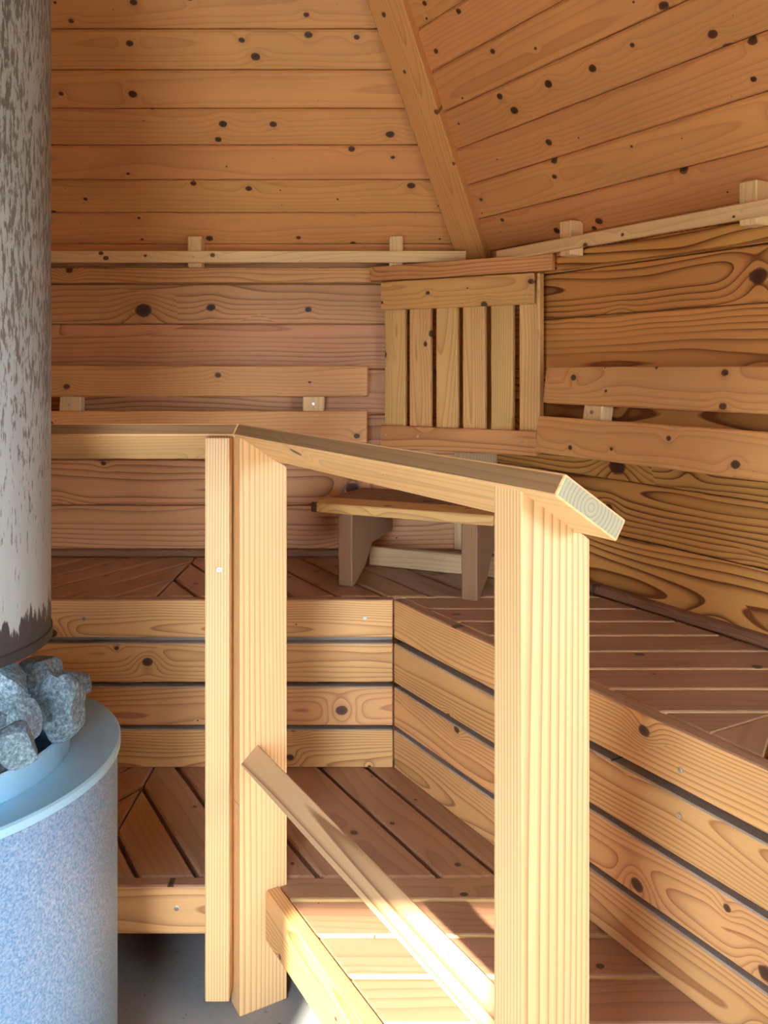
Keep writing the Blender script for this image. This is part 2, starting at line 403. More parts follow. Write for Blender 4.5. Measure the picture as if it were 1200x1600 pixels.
def screw(pos, normal, parent, r=0.0045):
    """a countersunk screw head with its cross recess"""
    nrm = Vector(normal).normalized()
    up = Vector((0, 0, 1)) if abs(nrm.z) < 0.9 else Vector((1, 0, 0))
    ex = up.cross(nrm).normalized(); ey = nrm.cross(ex)
    mw = Matrix((ex, ey, nrm)).transposed().to_4x4(); mw.translation = Vector(pos)
    vs, fs = [], []
    k = 10
    for rr, zz in ((r, -0.002), (r, 0.0006), (r * 0.75, 0.0013), (r * 0.32, 0.0013), (r * 0.2, 0.0)):
        for i in range(k):
            a = 2 * math.pi * i / k
            vs.append((rr * math.cos(a), rr * math.sin(a), zz))
    for lvl in range(4):
        for i in range(k):
            j = (i + 1) % k
            fs.append((lvl * k + i, lvl * k + j, (lvl + 1) * k + j, (lvl + 1) * k + i))
    fs.append(tuple(4 * k + i for i in range(k)))
    return mesh_obj('screw', vs, fs, M['screw'], parent, mw)

# ------------------------------------------------------------------ plan of the hut (metres, camera at the origin, looking along +Y)
S3 = math.sqrt(3) / 2
YB = 2.71                                   # face of the back wall
X0W = 1.871                                 # right wall: X + 0.57735*Y = X0W
TAN = 1 / math.sqrt(3)
RD = Vector((0.5, -S3, 0))                  # along the right wall, towards the viewer
RN = Vector((-S3, -0.5, 0))                 # right wall normal, into the room
C1 = Vector((X0W - TAN * YB, YB, 0))        # corner of back and right wall
XM = -0.585                                 # mirror axis of the hut
def on_x0(x0, y): return Vector((x0 - TAN * y, y, 0))
def zc(h): return CAM_Z + h                 # height relative to the eye
C0 = Vector((2 * XM - C1.x, YB, 0))
C2 = C1 + RD * 2.6
C5 = Vector((2 * XM - C2.x, C2.y, 0))
YF = -0.30
C3 = C2 + Vector((-0.5, -S3, 0)) * ((C2.y - YF) / S3)
C4 = Vector((2 * XM - C3.x, YF, 0))
PLAN = [(c.x, c.y) for c in (C0, C1, C2, C3, C4, C5)]
ZE = zc(0.33)                               # where the roof panelling meets the walls
ALPHA = math.radians(52); TA = math.tan(ALPHA)
Z_UB = zc(-0.583)                           # upper bench top
Z_LB = zc(-1.010)                           # lower bench top

# floor and ground outside
cxp = sum(p[0] for p in PLAN) / 6; cyp = sum(p[1] for p in PLAN) / 6
pl = [(cxp + (p[0] - cxp) * 1.06, cyp + (p[1] - cyp) * 1.06) for p in PLAN]
fl = prism('floor', [(p[0] - cxp, p[1] - cyp) for p in pl], 0.10, Matrix.Translation((cxp, cyp, -0.05)), M['concrete'], None, 0)
tag(fl, 'grey concrete floor under the benches and stove', None, kind='structure')
gr = mesh_obj('ground', [(-30, -40, -0.12), (30, -40, -0.12), (30, 20, -0.12), (-30, 20, -0.12)], [(0, 1, 2, 3)], M['ground'])
tag(gr, 'pale gravel ground outside the hut', None, kind='structure')

# walls: a backing panel each, with the logs on it as boards
SEAMS = [-0.572, -0.4265, -0.284, -0.142, 0.0, 0.142, 0.2675, 0.318]
def wall_panel(name, a, b, label, holes=(), t=0.05, z1=ZE + 0.10):
    """panel from a to b, outside face away from the room; holes = (s0, s1, z0, z1)"""
    a, b = Vector(a), Vector(b); u = (b - a).normalized(); Ln = (b - a).length
    a = a - u * 0.06; Ln += 0.12; holes = [(h[0] + 0.06, h[1] + 0.06, h[2], h[3]) for h in holes]
    n = Vector((u.y, -u.x, 0))              # into the room for a clockwise walk seen from above
    vs, fs = [], []
    xs = sorted({0.0, Ln, *[h[0] for h in holes], *[h[1] for h in holes]})
    zs = sorted({0.0, z1, *[h[2] for h in holes], *[h[3] for h in holes]})
    def inside(x, z): return any(h[0] < x < h[1] and h[2] < z < h[3] for h in holes)
    bm = bmesh.new(); vc = {}
    def V(x, z, d):
        k = (round(x, 4), round(z, 4), d)
        if k not in vc:
            p = a + u * x + n * (-d); vc[k] = bm.verts.new((p.x, p.y, z))
        return vc[k]
    cells = {(i, j) for i in range(len(xs) - 1) for j in range(len(zs) - 1)
             if not inside((xs[i] + xs[i + 1]) / 2, (zs[j] + zs[j + 1]) / 2)}
    D0, D1 = 0.020, 0.020 + t
    for (i, j) in cells:
        x0, x1, z0, z1_ = xs[i], xs[i + 1], zs[j], zs[j + 1]
        for d in (D0, D1):
            bm.faces.new((V(x0, z0, d), V(x1, z0, d), V(x1, z1_, d), V(x0, z1_, d)))
        for (di, dj, p, q) in ((-1, 0, (x0, z0), (x0, z1_)), (1, 0, (x1, z0), (x1, z1_)), (0, -1, (x0, z0), (x1, z0)), (0, 1, (x0, z1_), (x1, z1_))):
            if (i + di, j + dj) not in cells:
                bm.faces.new((V(*p, D0), V(*q, D0), V(*q, D1), V(*p, D1)))
    bmesh.ops.recalc_face_normals(bm, faces=bm.faces)
    me = bpy.data.meshes.new(name); bm.to_mesh(me); bm.free(); me.materials.append(M['wall_soft'])
    o = link(bpy.data.objects.new(name, me))
    return tag(o, label, None, kind='structure'), u, n

def wall_boards(wall, a, b, mat, s0, s1, seams=SEAMS, holes=(), base=0.0):
    a, b = Vector(a), Vector(b); u = (b - a).normalized(); n = Vector((u.y, -u.x, 0))
    lv = list(seams)
    for k in range(len(lv) - 1):
        z0, z1 = zc(lv[k]), zc(lv[k + 1])
        segs = [(s0, s1)]
        for h in holes:
            if z1 > h[2] + 0.01 and z0 < h[3] - 0.01:
                segs = [q for (p0, p1) in segs for q in ((p0, min(p1, h[0])), (max(p0, h[1]), p1)) if q[1] - q[0] > 0.02]
        for (p0, p1) in segs:
            c = a + u * ((p0 + p1) / 2) - n * 0.010
            mw = frame((c.x, c.y, (z0 + z1) / 2), u, (0, 0, 1))
            w = (z1 - z0) / 2 - 0.0012; L2 = (p1 - p0) / 2
            prism('wall_board', [(-L2, -w), (L2, -w), (L2, w), (-L2, w)], 0.020, mw, mat, wall, 0.003)

LOW = [-1.234 + 0.0, -1.14, -0.998, -0.856, -0.714]
wb, u_, n_ = wall_panel('wall_back', C0, C1, 'back wall of horizontal knotty pine boards')
Lb = (C1 - C0).length
wall_boards(wb, C0, C1, M['wall_soft'], 0.0, Lb, SEAMS)
wr, u_, n_ = wall_panel('wall_right', C1, C2, 'side wall of broad pine boards with swirling dark grain')
wall_boards(wr, C1, C2, M['wall'], 0.0, 2.6, SEAMS)
wlft, u_, n_ = wall_panel('wall_left', C5, C0, 'pine board wall on the far side of the stove')
wall_boards(wlft, C5, C0, M['wall_soft'], 0.0, 2.6, SEAMS)
FR_HOLE = [(0.10, 0.78, zc(-0.36), zc(0.22))]
wfr, u_, n_ = wall_panel('wall_front_right', C2, C3, 'short pine wall with an added window beside the doorway', FR_HOLE)
wall_boards(wfr, C2, C3, M['wall'], 0.0, (C3 - C2).length, [-1.234] + LOW[1:] + SEAMS, FR_HOLE)
DOOR = (-0.675, -0.215, zc(0.290))           # left jamb, right jamb moved in to shade the near post, head
Lf = (C4 - C3).length
dh = [(C3.x - DOOR[1], C3.x - DOOR[0], -0.001, DOOR[2])]
wf, u_, n_ = wall_panel('wall_front', C3, C4, 'front wall with the open doorway', dh)
wall_boards(wf, C3, C4, M['wall_soft'], 0.0, Lf, [-1.234] + LOW[1:] + SEAMS, dh)
wfl, u_, n_ = wall_panel('wall_front_left', C4, C5, 'short plain pine wall beyond the stove')
wall_boards(wfl, C4, C5, M['wall_soft'], 0.0, (C5 - C4).length, [-1.234] + LOW[1:] + SEAMS)

# unseen window added in the short wall beside the doorway, for fill light
FRW = (0.10, 0.78, zc(-0.36), zc(0.22))
uF = (C3 - C2).normalized(); nF = Vector((uF.y, -uF.x, 0))
wc = C2 + uF * ((FRW[0] + FRW[1]) / 2) - nF * 0.045; wc.z = (FRW[2] + FRW[3]) / 2
w1 = bpy.data.objects.new('fill_window_1', None); link(w1, None, Matrix.Translation(wc))
tag(w1, 'pine framed window added for fill light in the short wall beside the doorway', None, kind='structure')
ww, wh = FRW[1] - FRW[0], FRW[3] - FRW[2]
for (dx, dz, Lw, hor) in ((0, wh / 2 - 0.02, ww, 1), (0, -wh / 2 + 0.02, ww, 1), (-ww / 2 + 0.02, 0, wh - 0.08, 0), (ww / 2 - 0.02, 0, wh - 0.08, 0)):
    c = wc + uF * dx; c = Vector((c.x, c.y, wc.z + dz)); d = uF if hor else Vector((0, 0, 1))
    plank('fill_window_frame', c - d * Lw / 2, c + d * Lw / 2, Vector((0, 0, 1)) if hor else uF, 0.04, 0.045, M['trim'], w1)

# skirting where the upper benches meet the walls
def skirt(name, a, b, n, label):
    a, b = Vector(a), Vector(b); a.z = b.z = Z_UB + 0.011
    o = plank(name, a + n * 0.016, b + n * 0.016, n, 0.032, 0.022, M['stool'], None, 0.004)
    return tag(o, label, None, kind='structure')
skirt('baseboard_back', C0, C1, Vector((0, -1, 0)), 'thin dark skirting between back wall and upper bench')
skirt('baseboard_right', C1, C2, RN, 'thin dark skirting between the side wall and upper bench')

# ------------------------------------------------------------------ ceiling
ceil = bpy.data.objects.new('ceiling', None); link(ceil, None, Matrix.Translation((0, 0, ZE)))
tag(ceil, 'steep pyramid ceiling of varnished spruce panelling', None, kind='structure')
edges_ = [(Vector((*PLAN[i], 0)), Vector((*PLAN[(i + 1) % 6], 0))) for i in range(6)]
def inward(i):
    a, b = edges_[i]; u = (b - a).normalized(); return u, Vector((u.y, -u.x, 0))
def roof_region(i, over=0.0):
    """plan polygon of the roof face above wall i"""
    a, b = edges_[i]; u, n = inward(i)
    poly = list(PLAN)
    if over:
        poly = [(p[0] + (p[0] - cxp) * 0.06, p[1] + (p[1] - cyp) * 0.06) for p in poly]
    for j in range(6):
        if j == i: continue
        aj, bj = edges_[j]; uj, nj = inward(j)
        # dist_i <= dist_j :  n.(p-a) - nj.(p-aj) <= 0
        v = n - nj; c = n.dot(a) - nj.dot(aj)
        poly = clip(poly, (v.x, v.y), c + over)
    return poly
ROOF_OFF = {0: 0.0685 - 0.1075, 1: 0.145 - 0.11}
for i in range(6):
    a, b = edges_[i]; u, n = inward(i)
    e = (n * math.cos(ALPHA) + Vector((0, 0, math.sin(ALPHA)))).normalized()
    up = u.cross(e)
    if up.z < 0: up = -up                                            # outwards, above the panelling
    reg = roof_region(i)
    loc = [((Vector((*p, 0)) - a).dot(u), (Vector((*p, 0)) - a).dot(n) / math.cos(ALPHA)) for p in reg]
    o0 = Vector((a.x, a.y, ZE))
    big_ = [((Vector((*p, 0)) - a).dot(u), (Vector((*p, 0)) - a).dot(n) / math.cos(ALPHA)) for p in roof_region(i, 0.09)]
    panel = prism('roof_panel', big_, 0.02, frame(o0 + up * 0.032, u, e), M['ceil'], ceil, 0)
    if i in (0, 1, 5):
        off = ROOF_OFF.get(i, 0.03); pit = 0.1075 if i == 0 else 0.11
        smax = max(p[1] for p in loc)
        k = 0
        while off + k * pit < smax:
            lo, hi = off + k * pit, off + (k + 1) * pit
            p = clip(loc, (0, 1), hi - 0.001); p = clip(p, (0, -1), -(max(lo, 0) + 0.001))
            k += 1
            if len(p) < 3: continue
            cx_ = sum(q[0] for q in p) / len(p); cy_ = (max(lo, 0) + hi) / 2
            pp = [(q[0] - cx_, q[1] - cy_) for q in p]
            prism('roof_board', pp, 0.018, frame(o0 + u * cx_ + e * cy_ + up * 0.009, u, e), M['ceil'], panel, 0.005)
# rafters under the hips
for (c, sx) in ((C1, 1), (C0, -1)):
    d = Vector((-0.5 * sx, -S3, S3 * TA)).normalized()
    wdir = Vector((S3, -0.5 * sx, 0)) if sx > 0 else Vector((S3, 0.5, 0))
    nn = d.cross(wdir)
    if nn.z > 0: nn = -nn
    base = Vector((c.x, c.y, ZE)) + nn * 0.030
    r_ = plank('rafter', base + d * 0.015, base + d * 2.2, wdir, 0.095, 0.045, M['rafter'], ceil, 0.003)

# trim under the eaves
def trim(name, a, b, n, z, h, t, label, mat):
    a, b = Vector(a), Vector(b); a.z = b.z = z
    o = plank(name, a + n * t / 2, b + n * t / 2, (0, 0, 1), h, t, mat, None, 0.002)
    return tag(o, label, None, kind='structure')
ZT = zc(0.2925)
PA = Vector((-0.030, 2.682, 0)); PB = Vector((0.4707, 2.371, 0))
PD = (PB - PA).normalized(); PN = Vector((PD.y, -PD.x, 0))            # PN points into the room
trim('trim_1', C0, Vector((PA.x, YB, 0)), Vector((0, -1, 0)), ZT, 0.046, 0.028, 'flat pine trim along the top of the back wall', M['trim'])
trim('trim_2', PA, PB, PN, ZT, 0.046, 0.026, 'short pale trim across the corner above the slatted panel', M['trim'])
trim('trim_3', PB - RN * 0.028 + RD * 0.004, C2, RN, ZT + 0.002, 0.046, 0.028, 'pine trim along the top of the side wall with a dark knot', M['wall'])
# corner cover board
cc = C1 + Vector((-0.5, -S3, 0)) * 0.045
t4 = plank('trim_4', (cc.x, cc.y, Z_UB), (cc.x, cc.y, ZE - 0.02), (S3, -0.5, 0), 0.14, 0.02, M['grey_wood'])
tag(t4, 'greyed vertical cover board in the corner of the walls', None, kind='structure')

# ------------------------------------------------------------------ light battens under the ceiling
def batten(a, b, n, z0, z1, blocks, label):
    th = thing('ceiling_batten', ((a.x + b.x) / 2, (a.y + b.y) / 2, zc(z0)), label, 'batten', 'pale battens under the ceiling')
    A, B = a.copy(), b.copy(); A.z = B.z = zc((z0 + z1) / 2)
    st_ = plank('strip', A, B, (0, 0, 1), z1 - z0, 0.018, M['batten'], th, 0.0015)
    u = (B - A).normalized()
    for s in blocks:
        c = A + u * s - n * 0.033
        plank('mounting_block', (c.x, c.y, zc(z0 - 0.012)), (c.x, c.y, zc(z1 + 0.048)), u, 0.042, 0.046, M['batten'], th, 0.0025)
        screw(A + u * s + n * 0.009, n, st_, 0.003)
ybt = 2.61
batten(Vector((-1.30, ybt, 0)), Vector(((728 - CX) * ybt / F_PX, ybt, 0)), Vector((0, -1, 0)), 0.322, 0.3565,
       [(303 - CX) * ybt / F_PX + 1.30, (619 - CX) * ybt / F_PX + 1.30], 'pale narrow batten on two blocks above the back wall')
xb0 = 1.765
def y_on(x0, px): return x0 * F_PX / (px - (CX - TAN * F_PX))
A = on_x0(xb0, y_on(xb0, 779)); B = on_x0(xb0, 0.9)
batten(A, B, RN, 0.309, 0.340, [(on_x0(xb0, y_on(xb0, 878)) - A).length, (on_x0(xb0, y_on(xb0, 1163)) - A).length, 1.6],
       'pale narrow batten on blocks above the swirling grain wall')

# ------------------------------------------------------------------ slatted corner panel
def pp(s, out, h):
    p = PA + PD * s + PN * out; return Vector((p.x, p.y, zc(h)))
SA, SB = 0.045, 0.553
PDL = (PB - PA).length
def s_at(px):
    t = (px - CX) / F_PX
    return (t * PA.y - PA.x) / (PD.x - t * PD.y)
SA, SB = s_at(603), s_at(849)
th = thing('slatted_panel', pp((SA + SB) / 2, 0, -0.24), 'slatted pine panel set across the corner between the backrests', 'panel')
tr_ = plank('top_rail', pp(SA, 0.020, 0.2225), pp(SB - 0.016, 0.020, 0.2225), (0, 0, 1), 0.086, 0.020, M['backrest'], th, 0.002)
br_ = plank('bottom_rail', pp(SA, 0.020, -0.205), pp(SB - 0.008, 0.020, -0.205), (0, 0, 1), 0.068, 0.020, M['trim'], th, 0.002)
xs6 = [(603, 635), (641.5, 675), (683, 717), (724.5, 760), (768.5, 804), (812.5, 844)]
for (p0, p1) in xs6:
    s = (s_at(p0) + s_at(p1)) / 2; w = s_at(p1) - s_at(p0)
    plank('slat', pp(s, 0.0, -0.235), pp(s, 0.0, 0.245), PD, w - 0.003, 0.019, M['slat'], th, 0.002)
plank('edge_strip', pp(SB - 0.004, 0.012, -0.17), pp(SB - 0.004, 0.012, 0.264), PD, 0.009, 0.030, M['slat'], th, 0.0015)
for s in (SA + 0.02, SA + 0.13, SB - 0.05): screw(pp(s, 0.031, -0.20), PN, br_, 0.003)
screw(pp(SB - 0.045, 0.031, 0.205), PN, tr_, 0.003)

# ------------------------------------------------------------------ backrests
def backrest(rows, n, label, blocks):
    """rows: (a, b, z_lo, z_hi, out_lo, out_hi) with a,b on the wall face"""
    a0, b0 = rows[0][0], rows[0][1]
    mid = (a0 + b0) / 2
    th = thing('backrest', (mid.x, mid.y, zc(rows[-1][2])), label, 'backrest', 'wall backrests')
    u = (b0 - a0).normalized()
    for (a, b, z0, z1, o0, o1) in rows:
        lo = Vector((0, 0, zc(z0))) + n * o0; hi = Vector((0, 0, zc(z1))) + n * o1
        wd = hi - lo; c = (lo + hi) / 2
        plank('backrest_board', a + c, b + c, wd, wd.length, 0.026, M['backrest'], th, 0.003)
    for s in blocks:
        c = a0 + u * s
        zlo, zhi = rows[-1][2] + 0.012, rows[0][3] - 0.02
        p0 = c + n * (rows[-1][4] - 0.033); p1 = c + n * (rows[0][5] - 0.033)
        bk = plank('bracket', (p0.x, p0.y, zc(zlo)), (p1.x, p1.y, zc(zhi)), u, 0.066, 0.040, M['batten'], th, 0.003)
        pm = c + n * ((rows[-1][4] + rows[0][5]) / 2 - 0.011)
        screw((pm.x, pm.y, zc((rows[0][2] + rows[1][3]) / 2)), n, bk, 0.0055)
yb = YB - 0.085
xe = (575 - CX) * yb / F_PX
zo = lambda h, y: (CY - h) * y / F_PX
backrest([(Vector((-1.25, YB, 0)), Vector((xe, YB, 0)), -0.083, 0.010, 0.085, 0.075),
          (Vector((-1.25, YB, 0)), Vector((xe - 0.003, YB, 0)), -0.223, -0.127, 0.100, 0.090)],
         Vector((0, -1, 0)), 'two-board knotty backrest on the back wall above the railing',
         [(107 - CX) * yb / F_PX + 1.25, (489 - CX) * yb / F_PX + 1.25])
ya = y_on(1.77, 856); yl = y_on(1.755, 846)
aw = on_x0(X0W, ya) ; al = on_x0(X0W, yl)
def foot(x0, y):   # foot of the perpendicular on the right wall for a point on the line x0
    p = on_x0(x0, y); return p - RN * ((X0W - x0) * S3)
a1 = foot(1.77, ya); a2 = foot(1.755, yl); bE = C1 + RD * 2.2
backrest([(a1, bE, -0.090, 0.005, 0.095, 0.080), (a2, bE, -0.222, -0.125, 0.112, 0.100)],
         RN, 'two-board backrest on the swirling grain wall right of the slatted panel',
         [(foot(1.79, y_on(1.79, 931)) - a1).length, 1.4])

# ------------------------------------------------------------------ benches
FT = 0.029                                  # fascia thickness
YU, YL = 2.19, 1.69                         # front faces of upper and lower back bench
XU, XL = 1.288, 0.735                       # the same for the right benches (x0)
PITCH = 0.1204 * S3                         # board pitch measured across
def mirror_poly(p): return [(2 * XM - q[0], q[1]) for q in p]

def back_bench(name, label, y0, y1, x0max, anchor, z, gap):
    th = thing(name, (XM, (y0 + y1) / 2, 0), label, 'bench')
    # right half, boards parallel to the right wall
    big = [(XM + 0.002, y0 + FT + 0.002), (3, y0 + FT + 0.002), (3, y1), (XM + 0.002, y1)]
    reg = clip(big, (S3, 0.5), x0max * S3)
    # v for direction RD is (S3, .5)
    es = [((anchor + 0.1204 * k) * S3, (anchor + 0.1204 * (k + 1)) * S3) for k in range(-12, 14)]
    boards('seat_board', reg, (0.5, -S3), es, gap, z, 0.026, M['top'], th)
    # left half, mirrored
    regm = mirror_poly(clip(big, (S3, 0.5), x0max * S3))
    regm = clip(regm, (-1, 0), 1.9)
    # mirrored: coordinate across direction (-.5,-S3) -> v=(S3,-.5): X*S3 - Y*.5
    cst = 2 * XM * S3
    esm = [(cst - hi, cst - lo) for (lo, hi) in es]
    boards('seat_board', regm, (0.5, S3), [(-hi, -lo) for (lo, hi) in esm], gap, z, 0.026, M['top'], th)
    return th
ub = back_bench('upper_bench', 'upper sauna bench along the back wall with herringbone boards', YU, YB - 0.033, X0W - 0.04, 0.803, Z_UB, 0.011)
lb = back_bench('lower_bench', 'lower step bench below the back bench with wide board gaps', YL, YU + 0.03, XU + 0.02, 0.623, Z_LB, 0.0095)

# bench fronts
def slat_z(k): # four boards from the upper bench top down to the lower bench
    tops = [937, 1005, 1073, 1140]; bots = [996, 1066, 1133.5, 1199.4]
    s = YU / F_PX
    return zc((CY - tops[k]) * s), zc((CY - bots[k]) * s)
cornerU = on_x0(XU, YU)
for k in range(4):
    zt, zb = slat_z(k)
    zm = (zt + zb) / 2; w = zt - zb
    sl = plank('front_slat', (2 * XM - cornerU.x, YU + FT / 2, zm), (cornerU.x - 0.001, YU + FT / 2, zm), (0, 0, 1), w, FT, M['fascia'], ub, 0.0025, edge=M['dusty'] if k else M['top'])
    if k == 0:
        for px, py in ((131, 966), (570, 966)):
            screw(((px - CX) * YU / F_PX, YU, zc((CY - py) * YU / F_PX)), (0, -1, 0), sl, 0.0055)
zg = slat_z(0)[1] - 0.008
plank('backing_strip', (-1.1, YU + FT + 0.004, zg), (cornerU.x - 0.002, YU + FT + 0.004, zg), (0, 0, 1), 0.03, 0.006, M['dusty'], ub, 0.001)
# uprights behind the slats
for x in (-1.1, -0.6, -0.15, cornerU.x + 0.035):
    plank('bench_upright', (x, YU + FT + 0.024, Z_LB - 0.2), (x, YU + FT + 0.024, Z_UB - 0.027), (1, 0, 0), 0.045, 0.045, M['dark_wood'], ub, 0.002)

# upper right bench
rb = thing('upper_bench', tuple(on_x0(XU, 1.3)), 'upper sauna bench under the swirling grain wall, boards running crosswise', 'bench')
SM = 1.257                                  # where its herringbone turns, measured along the wall
def s_line(p): return (p[0] - C1.x) * RD.x + (p[1] - C1.y) * RD.y
fx = XU + FT / S3 + 0.003
big = [(-1, YU + FT - 0.002), (3, YU + FT - 0.002), (3, -0.5), (-1, -0.5)]
reg = clip(clip(big, (S3, 0.5), (X0W - 0.038) * S3), (-S3, -0.5), -fx * S3)
r1 = clip(reg, (RD.x, RD.y), SM - 0.002 + C1.dot(RD))
es = [(2.104 - 0.1055 * (k + 1), 2.104 - 0.1055 * k) for k in range(-2, 20)]
boards('seat_board', r1, (1, 0), es, 0.010, Z_UB, 0.026, M['top'], rb, 0.002, M['fresh_lit'])
# beyond the turn: reflect across the line square to the wall
def refl(p):
    s = s_line(p); d = 2 * (SM - s); return (p[0] + RD.x * d, p[1] + RD.y * d)
r2 = [refl(p) for p in clip(r1, (-RD.x, -RD.y), -(0.25 + C1.dot(RD)))]
o2 = refl((0.0, 0.0)); ux = refl((1.0, 0.0)); dirx = Vector((ux[0] - o2[0], ux[1] - o2[1], 0))
vv = Vector((-dirx.y, dirx.x, 0))
base_v = vv.x * o2[0] + vv.y * o2[1]
es2 = [(base_v - hi, base_v - lo) for (lo, hi) in es]
boards('seat_board', r2, (dirx.x, dirx.y), es2, 0.010, Z_UB, 0.026, M['top'], rb, 0.002, M['fresh_lit'])
for k in range(4):
    zt, zb = slat_z(k); zm = (zt + zb) / 2
    a = cornerU - RN * (FT / 2) + Vector((0.001, 0, 0)); b = a + RD * 2.15
    plank('front_slat', (a.x, a.y, zm), (b.x, b.y, zm), (0, 0, 1), zt - zb, FT, M['fascia'], rb, 0.0025, edge=M['dusty'] if k else M['top'])
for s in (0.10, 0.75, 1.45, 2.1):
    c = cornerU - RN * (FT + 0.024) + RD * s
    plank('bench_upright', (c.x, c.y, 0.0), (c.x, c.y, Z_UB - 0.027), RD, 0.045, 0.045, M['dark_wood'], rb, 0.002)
def fpt(px, py):   # point on the right bench front seen at a pixel
    y = y_on(XU, px); p = on_x0(XU, y); return Vector((p.x, p.y, zc((CY - py) * y / F_PX)))
slats_r = [o for o in bpy.data.objects if o.parent == rb and o.name.startswith('front_slat')]
screw(fpt(1063, 1203), RN, slats_r[0], 0.005)
screw(fpt(1061, 1275), RN, slats_r[1], 0.005)

# lower right bench
lr = thing('lower_bench', tuple(on_x0(XL, 1.0)), 'sunlit lower step bench between the railing and the side bench', 'bench')
big = [(-1, YL + FT - 0.003), (3, YL + FT - 0.003), (3, 0.25), (-1, 0.25)]
reg = clip(clip(big, (S3, 0.5), (XU + 0.02) * S3), (-S3, -0.5), -(XL + (FT + 0.003) / S3) * S3)
es = [(1.6447 - 0.1043 * (k + 1), 1.6447 - 0.1043 * k) for k in range(-1, 14)]
boards('seat_board', reg, (1, 0), es, 0.010, Z_LB, 0.026, M['top'], lr, 0.002, M['fresh_lit'])

# lower back bench front board and base strip
lsl = plank('front_slat', (-1.0, YL + FT / 2, Z_LB - 0.0475), (-0.312, YL + FT / 2, Z_LB - 0.0475), (0, 0, 1), 0.095, FT, M['fascia'], lb, 0.003, edge=M['top'])
plank('base_strip', (-1.0, YL + 0.040, Z_LB - 0.100), (-0.312, YL + 0.040, Z_LB - 0.100), (0, 1, 0), 0.050, 0.010, M['fascia'], lb, 0.002)
screw(((276 - CX) * YL / F_PX, YL, zc((CY - 1419) * YL / F_PX)), (0, -1, 0), lsl, 0.005)
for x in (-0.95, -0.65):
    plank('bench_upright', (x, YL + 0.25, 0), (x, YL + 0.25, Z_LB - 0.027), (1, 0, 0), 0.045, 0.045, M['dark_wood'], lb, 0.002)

# ------------------------------------------------------------------ railing round the stove
X0P = 0.675                                 # inner corner line of the railing posts
YP1, YP2 = 1.645, 0.917                     # front corners of the two posts
WD = Vector((S3, 0.5, 0))                   # across the railing, away from the stove
P1 = on_x0(X0P, YP1); P2 = on_x0(X0P, YP2)
rl = thing('stove_railing', (P1.x, P1.y, 0), 'light pine safety railing around the stove with a tilted handrail', 'railing')
ROLL = math.radians(33)
def tpost(P, zt, parent):
    """48x98 post, front left corner at P, top cut to the slope of the handrail"""
    drop = 0.098 * math.tan(ROLL)
    back = -RD * 0.048
    o = P + WD * 0.049 + back * 0.5
    zlo = 0.0
    # local x up the post, local y across (WD)
    Lh = zt / 2
    mw = frame((o.x, o.y, Lh), (0, 0, 1), WD)
    poly = [(-Lh, -0.049), (Lh, -0.049), (Lh - drop, 0.049), (-Lh, 0.049)]
    return prism('post', poly, 0.048, mw, M['post'], parent, 0.003, 2)
ZP = zc(-0.128)
tpost(P1, ZP, rl); tpost(P2, ZP + 0.002, rl)
# thin post beside the corner post, under the left handrail
YT = 1.641
xa, xb_ = (320 - CX) * YT / F_PX, (358.5 - CX) * YT / F_PX
tpz = ZP - 0.002
for xc, zb in (((xa + xb_) / 2, 0.032), (-1.15, 0.032)):
    drop = 0.024 * math.tan(ROLL)
    hh = (tpz - zb) / 2
    mw = frame((xc, YT + 0.024, zb + hh), (0, 0, 1), (0, 1, 0))
    tp_ = prism('post', [(-hh, -0.024), (hh, -0.024), (hh, 0.0), (hh - drop, 0.024), (-hh, 0.024)], xb_ - xa, mw, M['post'], rl, 0.003, 2)
    if xc > -1: thin_post = tp_
# handrails: tilted boards, mitred at the corner post
HW, HT = 0.100, 0.026
def rail_section(inner, outdir):
    """corners of the board: BL (inner low), BR, TR, TL relative to the inner bottom edge point"""
    d = Vector(outdir)
    w = d * math.cos(ROLL) - Vector((0, 0, math.sin(ROLL)))
    t = d * math.sin(ROLL) + Vector((0, 0, math.cos(ROLL)))
    return [inner, inner + w * HW, inner + w * HW + t * HT, inner + t * HT]
zr = ZP + 0.001
E1 = on_x0(X0P - 0.004, 0); E1.z = zr          # line of the inner lower edge of the long rail: E1 + RD*s
IY = 1.665                                       # inner edge line of the left rail
mitre_n = (Vector((1, 0, 0)) - (-RD)).normalized()
corner = on_x0(X0P - 0.004, IY); corner.z = zr
